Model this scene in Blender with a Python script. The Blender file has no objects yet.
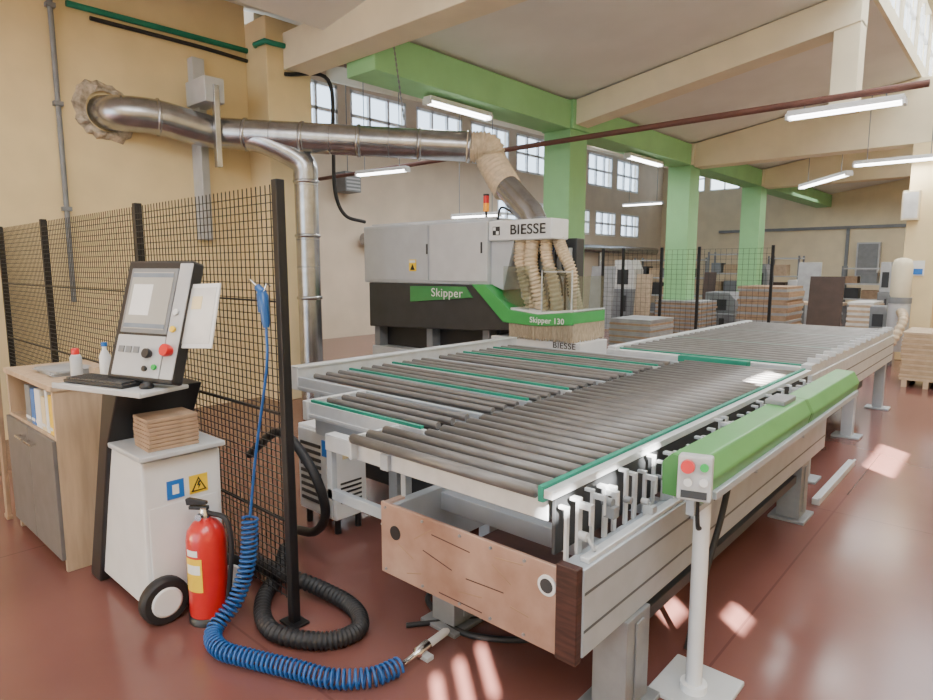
import bpy, bmesh, math, random
from mathutils import Vector, Matrix
random.seed(4)
C = bpy.context.scene.collection
PI = math.pi
H = 1.65
PITCH = math.atan(83/625); YAW = math.radians(41.8)

# ------------------------------------------------------------------ survey helper: meets a sight line with a real plane
def at(u, v, x=None, y=None, z=None):
    cp, sp = math.cos(PITCH), math.sin(PITCH)
    dx = (u-466.5)/625; dy = (350-v)/625
    a = cp+sp*dy; c = -sp+cp*dy
    X = -a*math.sin(YAW)+dx*math.cos(YAW); Y = a*math.cos(YAW)+dx*math.sin(YAW)
    t = (z-H)/c if z is not None else (x/X if x is not None else y/Y)
    return Vector((t*X, t*Y, H+t*c))

# ------------------------------------------------------------------ materials
def mat(name, col, rough=.5, metal=0., var=.12, scale=6., bump=0., emit=0., col2=None, detail=6., stretch=None, coat=0., joints=0.):
    m = bpy.data.materials.new(name); m.use_nodes = True
    nt = m.node_tree; N = nt.nodes; L = nt.links
    b = N['Principled BSDF']
    b.inputs['Roughness'].default_value = rough; b.inputs['Metallic'].default_value = metal
    if coat: b.inputs['Coat Weight'].default_value = coat
    tc = N.new('ShaderNodeTexCoord'); src = tc.outputs['Object']
    if stretch:
        mp = N.new('ShaderNodeMapping'); mp.inputs['Scale'].default_value = stretch
        L.new(src, mp.inputs['Vector']); src = mp.outputs['Vector']
    nz = N.new('ShaderNodeTexNoise'); nz.inputs['Scale'].default_value = scale; nz.inputs['Detail'].default_value = detail
    L.new(src, nz.inputs['Vector'])
    cr = N.new('ShaderNodeValToRGB')
    c1 = [max(0, c*(1-var)) for c in col]; c2 = list(col2) if col2 else [min(1, c*(1+var)) for c in col]
    cr.color_ramp.elements[0].color = (*c1, 1); cr.color_ramp.elements[1].color = (*c2, 1)
    cr.color_ramp.elements[0].position = .35; cr.color_ramp.elements[1].position = .68
    L.new(nz.outputs['Fac'], cr.inputs['Fac']); out = cr.outputs['Color']
    if joints:
        bk = N.new('ShaderNodeTexBrick'); bk.inputs['Scale'].default_value = 1; bk.inputs['Brick Width'].default_value = joints; bk.inputs['Row Height'].default_value = joints
        bk.inputs['Mortar Size'].default_value = .006; bk.offset = 0
        bk.inputs['Color1'].default_value = (1, 1, 1, 1); bk.inputs['Color2'].default_value = (.96, .96, .96, 1); bk.inputs['Mortar'].default_value = (.72, .72, .72, 1)
        L.new(src, bk.inputs['Vector'])
        mx = N.new('ShaderNodeMixRGB'); mx.blend_type = 'MULTIPLY'; mx.inputs['Fac'].default_value = 1
        L.new(out, mx.inputs['Color1']); L.new(bk.outputs['Color'], mx.inputs['Color2']); out = mx.outputs['Color']
    L.new(out, b.inputs['Base Color'])
    if bump:
        bp = N.new('ShaderNodeBump'); bp.inputs['Strength'].default_value = bump; bp.inputs['Distance'].default_value = .01
        L.new(nz.outputs['Fac'], bp.inputs['Height']); L.new(bp.outputs['Normal'], b.inputs['Normal'])
    if emit:
        b.inputs['Emission Color'].default_value = (*col, 1); b.inputs['Emission Strength'].default_value = emit
    return m
def glass_mat(name, tint=(.9, .95, 1), fac=.1):
    m = bpy.data.materials.new(name); m.use_nodes = True
    nt = m.node_tree; nt.nodes.clear()
    o = nt.nodes.new('ShaderNodeOutputMaterial'); mx = nt.nodes.new('ShaderNodeMixShader')
    t = nt.nodes.new('ShaderNodeBsdfTransparent'); g = nt.nodes.new('ShaderNodeBsdfGlossy')
    t.inputs['Color'].default_value = (*tint, 1); g.inputs['Roughness'].default_value = .08
    mx.inputs['Fac'].default_value = fac
    nt.links.new(t.outputs[0], mx.inputs[1]); nt.links.new(g.outputs[0], mx.inputs[2]); nt.links.new(mx.outputs[0], o.inputs['Surface'])
    return m

M = {}
def dm(k, *a, **kw): M[k] = mat(k, *a, **kw)
dm('floor_paint', (.190, .080, .068), .19, 0, .13, .8, 0, detail=4, joints=3.4)
dm('yellow_plaster', (.79, .645, .375), .85, 0, .05, 2.5, .05)
dm('pale_yellow', (.78, .69, .49), .85, 0, .05, 2.5, .05)
dm('beam_cream', (.78, .71, .53), .85, 0, .05, 2.5, .05)
dm('pink_plaster', (.70, .60, .48), .85, 0, .06, 1.5)
dm('ceiling_white', (.77, .77, .74), .9, 0, .05, 1.2)
dm('green_paint', (.29, .61, .29), .7, 0, .06, 2.)
dm('rubble', (.46, .40, .32), .95, 0, .45, 14, .6)
dm('window_frame', (.85, .86, .87), .5)
dm('galvanised', (.42, .43, .45), .27, .92, .14, 9)
dm('seam_steel', (.26, .27, .28), .35, .9)
dm('beige_hose', (.60, .48, .33), .6, 0, .15, 20)
dm('black_steel', (.012, .012, .014), .45, .2)
dm('black_plastic', (.02, .02, .022), .4)
dm('black_rubber', (.018, .018, .02), .55, 0, .3)
dm('oak', (.50, .37, .25), .5, 0, .14, 4, .03, stretch=(6, 6, .7))
dm('grey_door', (.15, .14, .135), .5, 0, .1, 8)
dm('chrome', (.75, .75, .75), .22, 1.)
dm('white_enamel', (.74, .76, .78), .35, 0, .04)
dm('light_grey', (.50, .52, .54), .45, 0, .06)
dm('mid_grey', (.21, .225, .24), .5, 0, .1)
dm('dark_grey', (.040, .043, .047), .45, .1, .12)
dm('screen', (.40, .40, .37), .2, 0, .05, 3, emit=.12)
dm('screen_bar', (.22, .27, .33), .25)
dm('red_paint', (.58, .018, .018), .28, 0, .08, coat=.4)
dm('red_plastic', (.70, .02, .02), .3)
dm('yellow_plastic', (.88, .60, .03), .4)
dm('green_plastic', (.02, .48, .08), .3)
dm('blue_plastic', (.015, .10, .33), .32, 0, .1)
dm('blue_label', (.02, .16, .55), .4)
dm('paper', (.80, .81, .81), .8, 0, .03)
dm('label_cream', (.80, .68, .40), .6)
dm('mdf', (.36, .245, .16), .8, 0, .15, 12)
dm('mdf_light', (.52, .40, .28), .8, 0, .12, 12)
dm('cardboard', (.45, .33, .21), .85, 0, .12, 8)
dm('dark_board', (.07, .045, .035), .5)
dm('grey_board', (.32, .33, .34), .6)
dm('white_board', (.68, .68, .66), .5)
dm('copper_plate', (.38, .225, .17), .38, .4, .16, 3.2, .02, col2=(.56, .40, .33), detail=12)
dm('dark_wood', (.05, .018, .014), .5, 0, .4, 10, stretch=(1, 1, 8))
dm('roller_steel', (.175, .168, .162), .44, .35, .15, 9, stretch=(1, 6, 6))
dm('far_roller', (.215, .21, .205), .42, .35, .1, 9)
dm('aluminium', (.40, .445, .495), .42, .2, .05, 10)
dm('groove', (.11, .12, .13), .5, .3)
dm('bright_alu', (.60, .63, .66), .38, .28, .06, 14)
dm('belt_green', (.01, .24, .16), .5, 0, .15)
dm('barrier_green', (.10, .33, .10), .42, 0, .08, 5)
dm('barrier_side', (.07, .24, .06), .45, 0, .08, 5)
dm('machine_grey', (.47, .50, .54), .45, 0, .04)
dm('machine_panel', (.56, .58, .61), .45, 0, .04)
dm('machine_green', (.05, .36, .09), .4, 0, .06)
dm('strip_green', (.05, .26, .08), .45, 0, .06)
dm('brush', (.50, .42, .31), .95, 0, .35, 40, 0, stretch=(8, 8, .5))
dm('pipe_brown', (.15, .065, .05), .6, .2)
dm('tube_light', (1, .98, .95), .4, emit=11.)
dm('amber', (.9, .35, .02), .25, emit=.4)
dm('steel_leg', (.27, .285, .30), .4, .4, .1, 10)
M['guard_glass'] = glass_mat('guard_glass', (.84, .90, .90), .16); M['pane'] = glass_mat('pane', (.92, .96, 1))

# ------------------------------------------------------------------ mesh builder
OFF = {}
def spline(pts, n=10):
    P_ = [Vector(p) for p in pts]; P_ = [P_[0]*2-P_[1]]+P_+[P_[-1]*2-P_[-2]]; out = []
    for i in range(1, len(P_)-2):
        a, b, c, d = P_[i-1:i+3]
        for k in range(n):
            t = k/n
            out.append(.5*((2*b)+(c-a)*t+(2*a-5*b+4*c-d)*t*t+(3*b-a-3*c+d)*t**3))
    out.append(P_[-2]); return out
class MB:
    def __init__(s): s.v = []; s.f = []; s.sm = []
    def add(s, vs, fs, smooth=False):
        n = len(s.v); s.v += [Vector(v) for v in vs]
        for f in fs: s.f.append([n+i for i in f]); s.sm.append(smooth)
    def box(s, x0, x1, y0, y1, z0, z1, m=None):
        vs = [Vector((x, y, z)) for z in (z0, z1) for y in (y0, y1) for x in (x0, x1)]
        if m: vs = [m @ v for v in vs]
        s.add(vs, [(0, 2, 3, 1), (4, 5, 7, 6), (0, 1, 5, 4), (2, 6, 7, 3), (0, 4, 6, 2), (1, 3, 7, 5)]); return s
    def prism(s, poly, ax, a0, a1, m=None):
        def pt(p, q, a): return {'y': (p, a, q), 'x': (a, p, q), 'z': (p, q, a)}[ax]
        n = len(poly); vs = [Vector(pt(p, q, a)) for a in (a0, a1) for p, q in poly]
        if m: vs = [m @ v for v in vs]
        s.add(vs, [tuple(range(n)), tuple(range(n, 2*n))]+[(i, (i+1) % n, n+(i+1) % n, n+i) for i in range(n)]); return s
    def tube(s, pts, r, n=10, m=None, caps=True):
        pts = [Vector(p) for p in pts]; k = len(pts); rs = r if isinstance(r, (list, tuple)) else [r]*k
        if m: pts = [m @ p for p in pts]
        t0 = (pts[1]-pts[0]).normalized(); up = Vector((0, 0, 1)) if abs(t0.z) < .9 else Vector((1, 0, 0))
        nrm = t0.cross(up).normalized(); vs = []
        for i in range(k):
            t = (pts[min(i+1, k-1)]-pts[max(i-1, 0)])
            t = t.normalized() if t.length > 1e-9 else t0
            nrm = (nrm-t*nrm.dot(t)); nrm = nrm.normalized() if nrm.length > 1e-6 else t.orthogonal().normalized()
            bn = t.cross(nrm)
            for j in range(n):
                a = 2*PI*j/n; vs.append(pts[i]+(nrm*math.cos(a)+bn*math.sin(a))*rs[i])
        s.add(vs, [(i*n+j, i*n+(j+1) % n, (i+1)*n+(j+1) % n, (i+1)*n+j) for i in range(k-1) for j in range(n)], True)
        if caps: s.add(vs[:n], [tuple(range(n))]); s.add(vs[-n:], [tuple(range(n))])
        return s
    def cyl(s, a, b, r, n=16, m=None): return s.tube([a, b], r, n, m)
    def lathe(s, prof, c=(0, 0, 0), n=28, m=None):
        vs = [Vector((c[0]+r*math.cos(2*PI*j/n), c[1]+r*math.sin(2*PI*j/n), c[2]+z)) for r, z in prof for j in range(n)]
        if m: vs = [m @ v for v in vs]
        k = len(prof)
        s.add(vs, [(i*n+j, i*n+(j+1) % n, (i+1)*n+(j+1) % n, (i+1)*n+j) for i in range(k-1) for j in range(n)], True)
        s.add(vs[:n], [tuple(range(n))]); s.add(vs[-n:], [tuple(range(n))]); return s
    def build(s, name, m, parent=None, bevel=0., local=False):
        me = bpy.data.meshes.new(name)
        if parent is None:
            lo = [min(v[i] for v in s.v) for i in range(3)]; hi = [max(v[i] for v in s.v) for i in range(3)]
            off = Vector(((lo[0]+hi[0])/2, (lo[1]+hi[1])/2, lo[2]))
        else: off = Vector() if local else OFF[parent.name]
        me.from_pydata([v-off for v in s.v], [], s.f)
        me.polygons.foreach_set('use_smooth', s.sm)
        bm = bmesh.new(); bm.from_mesh(me); bmesh.ops.recalc_face_normals(bm, faces=bm.faces); bm.to_mesh(me); bm.free()
        me.materials.append(M[m]); o = bpy.data.objects.new(name, me); C.objects.link(o)
        if parent is None: o.location = off
        else: o.parent = parent
        OFF[o.name] = off
        if bevel:
            b = o.modifiers.new('bevel', 'BEVEL'); b.width = bevel; b.segments = 2; b.limit_method = 'ANGLE'; b.angle_limit = .7
        return o
def tag(o, label, cat, group=None):
    o['label'] = label; o['category'] = cat
    if group: o['group'] = group
    return o
def thing(name, label, cat, loc, group=None):
    o = bpy.data.objects.new(name, None); C.objects.link(o); o.location = loc; o.empty_display_size = .1
    OFF[o.name] = Vector(loc); return tag(o, label, cat, group)
def struct(o): o['kind'] = 'structure'; return o
def letters(name, s, size, m, parent, loc, rot=(PI/2, 0, 0), bold=0., space=1.08, wide=1.):
    cu = bpy.data.curves.new('t', 'FONT'); cu.body = s; cu.size = size; cu.extrude = .0015; cu.offset = bold; cu.align_x = 'CENTER'; cu.align_y = 'CENTER'; cu.space_character = space
    t = bpy.data.objects.new('t', cu); C.objects.link(t)
    dg = bpy.context.evaluated_depsgraph_get(); me = bpy.data.meshes.new_from_object(t.evaluated_get(dg))
    bpy.data.objects.remove(t); me.materials.clear(); me.materials.append(M[m])
    for v in me.vertices: v.co.x *= wide
    o = bpy.data.objects.new(name, me); C.objects.link(o); o.parent = parent
    o.location = Vector(loc)-OFF[parent.name]; o.rotation_euler = rot; OFF[o.name] = OFF[parent.name]; return o
def wall_cells(mb, ax, c0, c1, p0, p1, z0, z1, holes):
    ps = sorted({p0, p1, *[h[0] for h in holes], *[h[1] for h in holes]}); zs = sorted({z0, z1, *[h[2] for h in holes], *[h[3] for h in holes]})
    for a, b in zip(ps, ps[1:]):
        for c, d in zip(zs, zs[1:]):
            mp, mz = (a+b)/2, (c+d)/2
            if any(h[0] < mp < h[1] and h[2] < mz < h[3] for h in holes): continue
            if ax == 'x': mb.box(c0, c1, a, b, c, d)
            else: mb.box(a, b, c0, c1, c, d)

# ------------------------------------------------------------------ the setting
WX = -12.0
struct(MB().box(-12.2, 3.7, -10, 26.2, -.1, 0).build('floor', 'floor_paint'))
struct(MB().box(-7.5, -7.2, -10, 4.1, 0, 5.6).build('wall_left', 'yellow_plaster'))
struct(MB().box(-7.5, -6.75, 4.1, 4.7, 0, 4.5).build('trim_1', 'yellow_plaster', bevel=.01))
struct(MB().box(-12.2, -7.5, 4.4, 4.7, 0, 6.2).build('wall_side', 'pink_plaster'))
bayh = [(5.2+i*2.1, 6.95+i*2.1, 4.55, 5.7) for i in range(9)]
low = [(14.8+i*1.9, 16.3+i*1.9, 2.8, 3.7) for i in range(5)]
w = MB(); wall_cells(w, 'x', WX-.2, WX, 4.7, 26, 0, 6.6, bayh+low); struct(w.build('wall_bay', 'pink_plaster'))
for i, (a, b, c, d) in enumerate(bayh+low):
    f = MB()
    for y in (a, a+(b-a)/3-.03, a+2*(b-a)/3-.03, b-.06): f.box(WX-.08, WX, y, y+.06, c, d)
    for z in (c, (c+d)/2-.03, d-.07): f.box(WX-.08, WX, a, b, z, z+.07)
    fo = struct(f.build('window_%d' % (i+30), 'window_frame'))
    MB().box(WX-.056, WX-.05, a, b, c, d).build('pane', 'pane', fo)
farh = [(-11.4+i*1.4, -10.2+i*1.4, 4.7, 5.7) for i in range(4)]
w = MB(); wall_cells(w, 'y', 26, 26.2, -12.2, 3.7, 0, 6.6, farh); struct(w.build('wall_far', 'pale_yellow'))
for i, (a, b, c, d) in enumerate(farh):
    f = MB()
    for x in (a, (a+b)/2-.02, b-.04): f.box(x, x+.04, 26.02, 26.08, c, d)
    for z in (c, (c+d)/2, d-.05): f.box(a, b, 26.02, 26.08, z, z+.05)
    struct(f.build('window_%d' % (i+11), 'window_frame'))
# high openings added in the unseen right wall, placed to shape the sun patches
sunh = [(-2.66, -2.60, 3.98, 4.2), (-2.52, -2.46, 3.98, 4.2), (-2.38, -2.32, 3.98, 4.2), (-1.2, -1.0, 3.73, 3.83), (-.83, -.64, 3.52, 3.62), (2.3, 3.2, 3.38, 3.58),
        (-2.2, -2.05, 4.56, 4.64), (-1.9, -1.75, 4.56, 4.64), (-1.55, -1.4, 4.58, 4.66), (.2, .7, 4.72, 4.84)]
w = MB(); wall_cells(w, 'x', 3.5, 3.52, -15, 26, 0, 6.3, sunh); struct(w.build('wall_right', 'yellow_plaster'))
struct(MB().prism([(-5.95, 4.2), (-1.7, 4.85), (-1.7, 4.95), (-5.95, 4.3)], 'y', -10, 26).build('ceiling', 'ceiling_white'))
struct(MB().prism([(-12.2, 6.3), (-5.95, 4.3), (-5.95, 4.4), (-12.2, 6.4)], 'y', -10, 26).build('ceiling_side', 'ceiling_white'))
struct(MB().box(-1.75, 3.7, -10, 26.2, 6.2, 6.3).build('ceiling_lantern', 'ceiling_white'))
w = MB(); lan = [(5.2+i*1.5, 6.5+i*1.5, 5.05, 6.0) for i in range(12)]
wall_cells(w, 'x', -1.75, -1.65, -10, 26, 4.85, 6.2, lan); struct(w.build('wall_lantern', 'beam_cream'))
lf = MB()
for a, b, c, d in lan:
    for y in (a, (a+b)/2-.025, b-.05): lf.box(-1.72, -1.68, y, y+.05, c, d)
    lf.box(-1.72, -1.68, a, b, (c+d)/2-.025, (c+d)/2+.025)
struct(lf.build('window_20', 'window_frame'))
# frames and green columns
struct(MB().box(-6.75, -1.7, 4.32, 4.68, 3.95, 4.36).build('trim_2', 'beam_cream', bevel=.01))
k = 3
for Y in (8.9, 13.6, 18.3):
    struct(MB().box(-6.05, -5.55, Y-.25, Y+.25, 0, 3.8).build('trim_%d' % k, 'green_paint', bevel=.01)); k += 1
for Y0, Y1 in ((4.7, 8.65), (9.15, 13.35), (13.85, 18.05), (18.55, 26)):
    struct(MB().box(-6.05, -5.55, Y0, Y1, 3.8, 4.22).build('trim_%d' % k, 'green_paint', bevel=.01)); k += 1
for Y in (8.9, 13.6, 18.3):
    struct(MB().box(-6.1, -5.5, Y-.25, Y+.25, 3.8, 4.24).build('trim_%d' % k, 'beam_cream' if Y > 9 else 'green_paint', bevel=.01)); k += 1
struct(MB().prism([(-5.5, 3.86), (-1.7, 4.46), (-1.7, 4.84), (-5.5, 4.24)], 'y', 8.72, 9.08).build('trim_%d' % k, 'beam_cream', bevel=.01)); k += 1
struct(MB().box(-1.98, -1.7, 8.74, 9.06, 3.5, 4.5).build('trim_%d' % k, 'beam_cream', bevel=.01)); k += 1
for Y in (13.6, 18.3):
    struct(MB().prism([(-5.5, 3.75), (-1.0, 3.75), (-1.0, 4.8), (-1.7, 4.84), (-5.5, 4.24)], 'y', Y-.2, Y+.2).build('trim_%d' % k, 'pale_yellow', bevel=.01)); k += 1
# beams of the side bay
for Y in (8.9, 13.6, 18.3):
    struct(MB().prism([(WX, 5.75), (-6.1, 3.85), (-6.1, 4.2), (WX, 6.1)], 'y', Y-.15, Y+.15).build('trim_%d' % k, 'beam_cream', bevel=.01)); k += 1
struct(MB().box(-1.68, -1.2, 13.4, 13.8, 0, 3.75).build('trim_%d' % k, 'yellow_plaster', bevel=.01)); k += 1
# broken plaster round the duct hole
hp = at(105, 112, x=-7.18); r = MB(); vs = []
rj = [random.uniform(-.16, .16) for _ in range(18)]
for ring_, (rad, xx) in enumerate(((.285, -7.2), (.24, -7.15), (.185, -7.16))):
    for j in range(36):
        jit = rj[j//2]*.7+random.uniform(-.05, .05)
        rr = rad*(1+jit) if ring_ < 2 else rad
        vs.append((xx+random.uniform(-.02, .03)*(ring_ == 1), hp.y+rr*math.cos(2*PI*j/36), hp.z+rr*1.08*math.sin(2*PI*j/36)))
r.add(vs, [(i*36+j, i*36+(j+1) % 36, (i+1)*36+(j+1) % 36, (i+1)*36+j) for i in range(2) for j in range(36)])
struct(r.build('trim_%d' % k, 'rubble')); k += 1

# ------------------------------------------------------------------ pipes, lamps and cables on the building
tag(MB().cyl((WX, 8.3, 3.55), (-.95, 8.3, 3.55), .04, 12).build('ceiling_pipe', 'pipe_brown'), 'long thin brown pipe crossing the hall under the ceiling', 'pipe')
p = at(50, 0, x=-7.15)
wp = MB(); wp.cyl((-7.165, p.y, 5.2), (-7.165, p.y, 1.3), .025, 10)
for z in (2.2, 3.2, 4.1): wp.box(-7.2, -7.13, p.y-.04, p.y+.04, z, z+.04)
tag(wp.build('wall_conduit', 'mid_grey'), 'vertical grey conduit clipped to the yellow wall at far left', 'conduit')
a = at(66, 3, x=-7.165); b = at(258, 54, x=-7.165)
tag(MB().tube([a, b, (-6.9, 4.05, b.z), (-6.70, 4.06, b.z), (-6.70, 4.15, b.z), (-6.70, 4.31, b.z+.005)], .03, 10).build('wall_pipe', 'belt_green'), 'slender green pipe running along the top of the yellow wall', 'pipe')
tag(MB().tube(spline([at(90, 18, x=-7.17), at(200, 47, x=-7.17), at(250, 62, x=-7.17)], 8), .022, 8).build('wall_cable', 'black_rubber'), 'black cable running below the green pipe on the yellow wall', 'cable')
tag(MB().tube(spline([at(285, 74, x=-6.72), at(328, 80, x=-6.72), at(333, 140, x=-6.72), at(335, 190, x=-6.72), at(345, 215, x=-6.72), at(365, 222, x=-6.72)], 8), .024, 8).build('power_cable', 'black_rubber'), 'black cable drooping down beside the yellow pilaster behind the duct', 'cable')
ca, cb = at(389, 40, y=4.9), at(404, 120, y=4.9)
ca.z = 4.5
ch = MB()
for i in range(40):
    c0 = ca.lerp(cb, i/40); c1 = ca.lerp(cb, (i+1)/40); ch.cyl(c0, c1, .006 if i % 2 else .011, 5)
tag(ch.build('pull_chain', 'mid_grey'), 'thin chain hanging from the ceiling above the duct', 'chain')
lw = at(574, 10, y=7.0)
tag(MB().tube(spline([(lw.x-.02, 7.0, 4.62), (lw.x, 7.0, lw.z+.02), (lw.x+.1, 7.0, lw.z-.12), (lw.x+.2, 7.02, lw.z-.05)], 8), .008, 6).build('loose_wire', 'white_enamel'), 'short loose white wire hanging from the sloped ceiling', 'wire')
# dust pipe along the side bay
dp = thing('dust_pipe', 'grey dust extraction pipe with drops along the side bay wall', 'pipe', (WX+.25, 15, 0))
MB().cyl((WX+.25, 9.5, 2.3), (WX+.25, 25, 2.3), .14, 16).build('main_pipe', 'galvanised', dp)
for y in (11.5, 14.4, 17.2, 20.5): MB().cyl((WX+.25, y, .0), (WX+.25, y, 2.3), .09, 14).build('drop_pipe', 'galvanised', dp)

def lamp(p0, p1, label, top):
    p0, p1 = Vector(p0), Vector(p1); c = (p0+p1)/2; d = p1-p0; L_ = d.length; rz = math.atan2(d.y, d.x)
    t = thing('tube_lamp', label, 'lamp', c, None); t.rotation_euler = (0, 0, rz)
    MB().box(-L_/2, L_/2, -.07, .07, .03, .09).build('housing', 'white_enamel', t, .008, local=True)
    for s in (-1, 1):
        MB().cyl((-L_/2+.03, s*.035, .012), (L_/2-.03, s*.035, .012), .018, 10).build('tube', 'tube_light', t, local=True)
    for s in (-1, 1): MB().box(s*L_/2-.015, s*L_/2+.015, -.07, .07, -.012, .06).build('end_cap', 'white_enamel', t, local=True)
    for s in (-1, 1): MB().cyl((s*L_*.35, 0, .088), (s*L_*.35, 0, top-c.z), .008, 6).build('hanger', 'mid_grey', t, local=True)
    ld = bpy.data.lights.new('lamp_light', 'AREA'); ld.shape = 'RECTANGLE'; ld.size = L_; ld.size_y = .15; ld.energy = 28; ld.color = (1, .98, .95)
    lo = bpy.data.objects.new('lamp_light', ld); C.objects.link(lo); lo.parent = t; lo.location = (0, 0, -.03)
    return t
lamp((-5.8, 5.75, 3.68), (-5.8, 6.95, 3.68), 'long tube lamp under the green beam nearest the machine', 3.82)
lamp((-5.8, 11.0, 3.68), (-5.8, 12.4, 3.68), 'tube lamp under the green beam between the first two green columns', 3.82)
lamp((-2.3, 8.3, 3.38), (-1.15, 8.3, 3.38), 'tube lamp hung under the brown pipe at upper right', 3.53)
lamp((-2.5, 13.15, 3.42), (-1.2, 13.15, 3.42), 'tube lamp fixed before the far yellow gable at right edge', 4.7)
lamp((-4.0, 15.8, 3.4), (-2.75, 14.1, 3.4), 'slanted tube lamp behind the far yellow gable', 4.55)
lamp((-9.9, 7.9, 3.4), (-8.7, 8.1, 3.4), 'tube lamp in the side bay above the machine, upper one', 5.35)
lamp((-9.9, 10.6, 2.75), (-8.7, 10.8, 2.75), 'tube lamp in the side bay above the machine, lower one', 5.35)
lamp((-10, 18.8, 3.6), (-8.7, 18.9, 3.6), 'distant tube lamp seen left of the second green column', 5.38)
ha = at(352, 182, x=WX+.4)
ht = thing('unit_heater', 'grey unit heater hung on the side bay wall above the machine', 'heater', (WX+.25, ha.y, ha.z))
MB().box(WX, WX+.45, ha.y-.22, ha.y+.22, ha.z-.22, ha.z+.22).build('case', 'mid_grey', ht, .01)
MB().cyl((WX+.25, ha.y, ha.z+.2), (WX+.25, ha.y, 6.22), .012, 6).build('hanger', 'mid_grey', ht)
for i in range(5): MB().box(WX+.45, WX+.46, ha.y-.19, ha.y+.19, ha.z-.18+i*.078, ha.z-.145+i*.078).build('louvre', 'light_grey', ht)

# ------------------------------------------------------------------ extraction duct
dt = thing('extraction_duct', 'galvanised extraction duct from the wall hole to the machine', 'duct', (-6.5, 3.7, 0))
A = at(215, 133, x=-6.85); B = at(470, 147, y=5.45)
p0 = Vector((-7.25, hp.y, hp.z))
MB().tube(spline([p0, p0+Vector((.22, .1, -.02)), Vector((-6.93, hp.y+.42, 3.2)), Vector((-6.88, A.y-.25, A.z+.03)), A], 7), .175, 22).build('wall_elbow', 'galvanised', dt)
MB().tube([A, B], .165, 24).build('main_pipe', 'galvanised', dt)
dr = (B-A).normalized()
def ring(c, d, r, w): return MB().tube([c-d*w, c-d*w*.5, c+d*w*.5, c+d*w], [r*.9, r, r, r*.9], 24)
for f in (0, .12, .34, .56, .8, .995): ring(A+(B-A)*f, dr, .178, .025).build('joint_ring', 'galvanised', dt)
for f in (.01, .22, .33, .45, .57, .68, .79): ring(A+(B-A)*f, dr, .1685, .006).build('seam', 'seam_steel', dt)
for q_ in (p0+Vector((.2, .1, -.01)), Vector((-6.93, hp.y+.42, 3.2))): ring(q_, Vector((.25, .96, 0)), .19, .02).build('joint_ring', 'galvanised', dt)
Vb = Vector((-6.16, 4.18, 0)); S = A+(B-A)*.1
MB().tube(spline([S+Vector((0, 0, -.02)), S+Vector((.22, .18, -.09)), Vector((Vb.x-.03, Vb.y-.03, 2.82)), Vector((Vb.x, Vb.y, 2.6))], 7), .135, 20).build('branch_elbow', 'galvanised', dt)
MB().tube([(Vb.x, Vb.y, 2.62), (Vb.x, Vb.y, .0)], .13, 22).build('drop_pipe', 'galvanised', dt)
for z in (2.6, 2.0, 1.3): ring(Vector((Vb.x, Vb.y, z)), Vector((0, 0, 1)), .145, .022).build('joint_ring', 'galvanised', dt)
for z in (2.56, 1.96, 1.65): ring(Vector((Vb.x, Vb.y, z)), Vector((0, 0, 1)), .134, .006).build('seam', 'seam_steel', dt)
hs = spline([B-dr*.03, B+Vector((.16, .12, -.02)), at(492, 162, y=5.6), at(508, 190, y=5.6)], 22)
MB().tube(hs, [.165+.012*math.sin(i*2.1) for i in range(len(hs))], 20).build('flexible_hose', 'beige_hose', dt)
MB().tube([at(507, 187, y=5.55), at(531, 214, y=5.5), at(535, 224, y=5.48)], [.14, .14, .14], 20).build('outlet_pipe', 'galvanised', dt)
st = thing('wall_bracket', 'grey steel upright bracket holding the duct off the yellow wall', 'bracket', (-7.1, 3.4, 0))
b0, b1 = at(197, 58, x=-7.1), at(205, 240, x=-7.1)
MB().box(-7.2, -7.08, b0.y-.07, b0.y+.07, b1.z, b0.z).box(-7.08, -6.98, b0.y-.07, b0.y-.055, b1.z+.2, b0.z-.3).build('channel', 'light_grey', st, .006)
jb = at(202, 95, x=-6.95)
MB().box(-7.08, -6.64, jb.y-.12, jb.y+.1, jb.z-.13, jb.z+.13).build('clamp_box', 'light_grey', st, .01)
MB().box(-6.68, -6.62, jb.y-.03, jb.y+.03, 2.72, jb.z+.05).build('strap', 'galvanised', st, .004)

# ------------------------------------------------------------------ mesh fence
fe = thing('mesh_fence', 'black welded wire mesh fence with square posts behind the console', 'fence', (-4.5, 1.5, 0))
px = [-7.12, -5.78, -3.93, -2.42]
for x in px:
    MB().box(x-.021, x+.021, 1.479, 1.521, 0, 2.02).box(x-.06, x+.06, 1.455, 1.545, 0, .012).build('post', 'black_steel', fe, .004)
for x0, x1 in zip(px, px[1:]):
    m_ = MB(); n = int((x1-x0-.08)/.038)
    for i in range(n+1):
        x = x0+.04+(x1-x0-.08)*i/n; m_.box(x-.0017, x+.0017, 1.484, 1.488, .115, 2.0)
    for i in range(54):
        z = .13+i*.0345; m_.box(x0+.022, x1-.022, 1.480, 1.484, z-.0018, z+.0018)
    for z in (.5, 1.0, 1.5): m_.box(x0+.022, x1-.022, 1.476, 1.49, z-.004, z+.004)
    m_.build('wire_panel', 'black_steel', fe)

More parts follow.
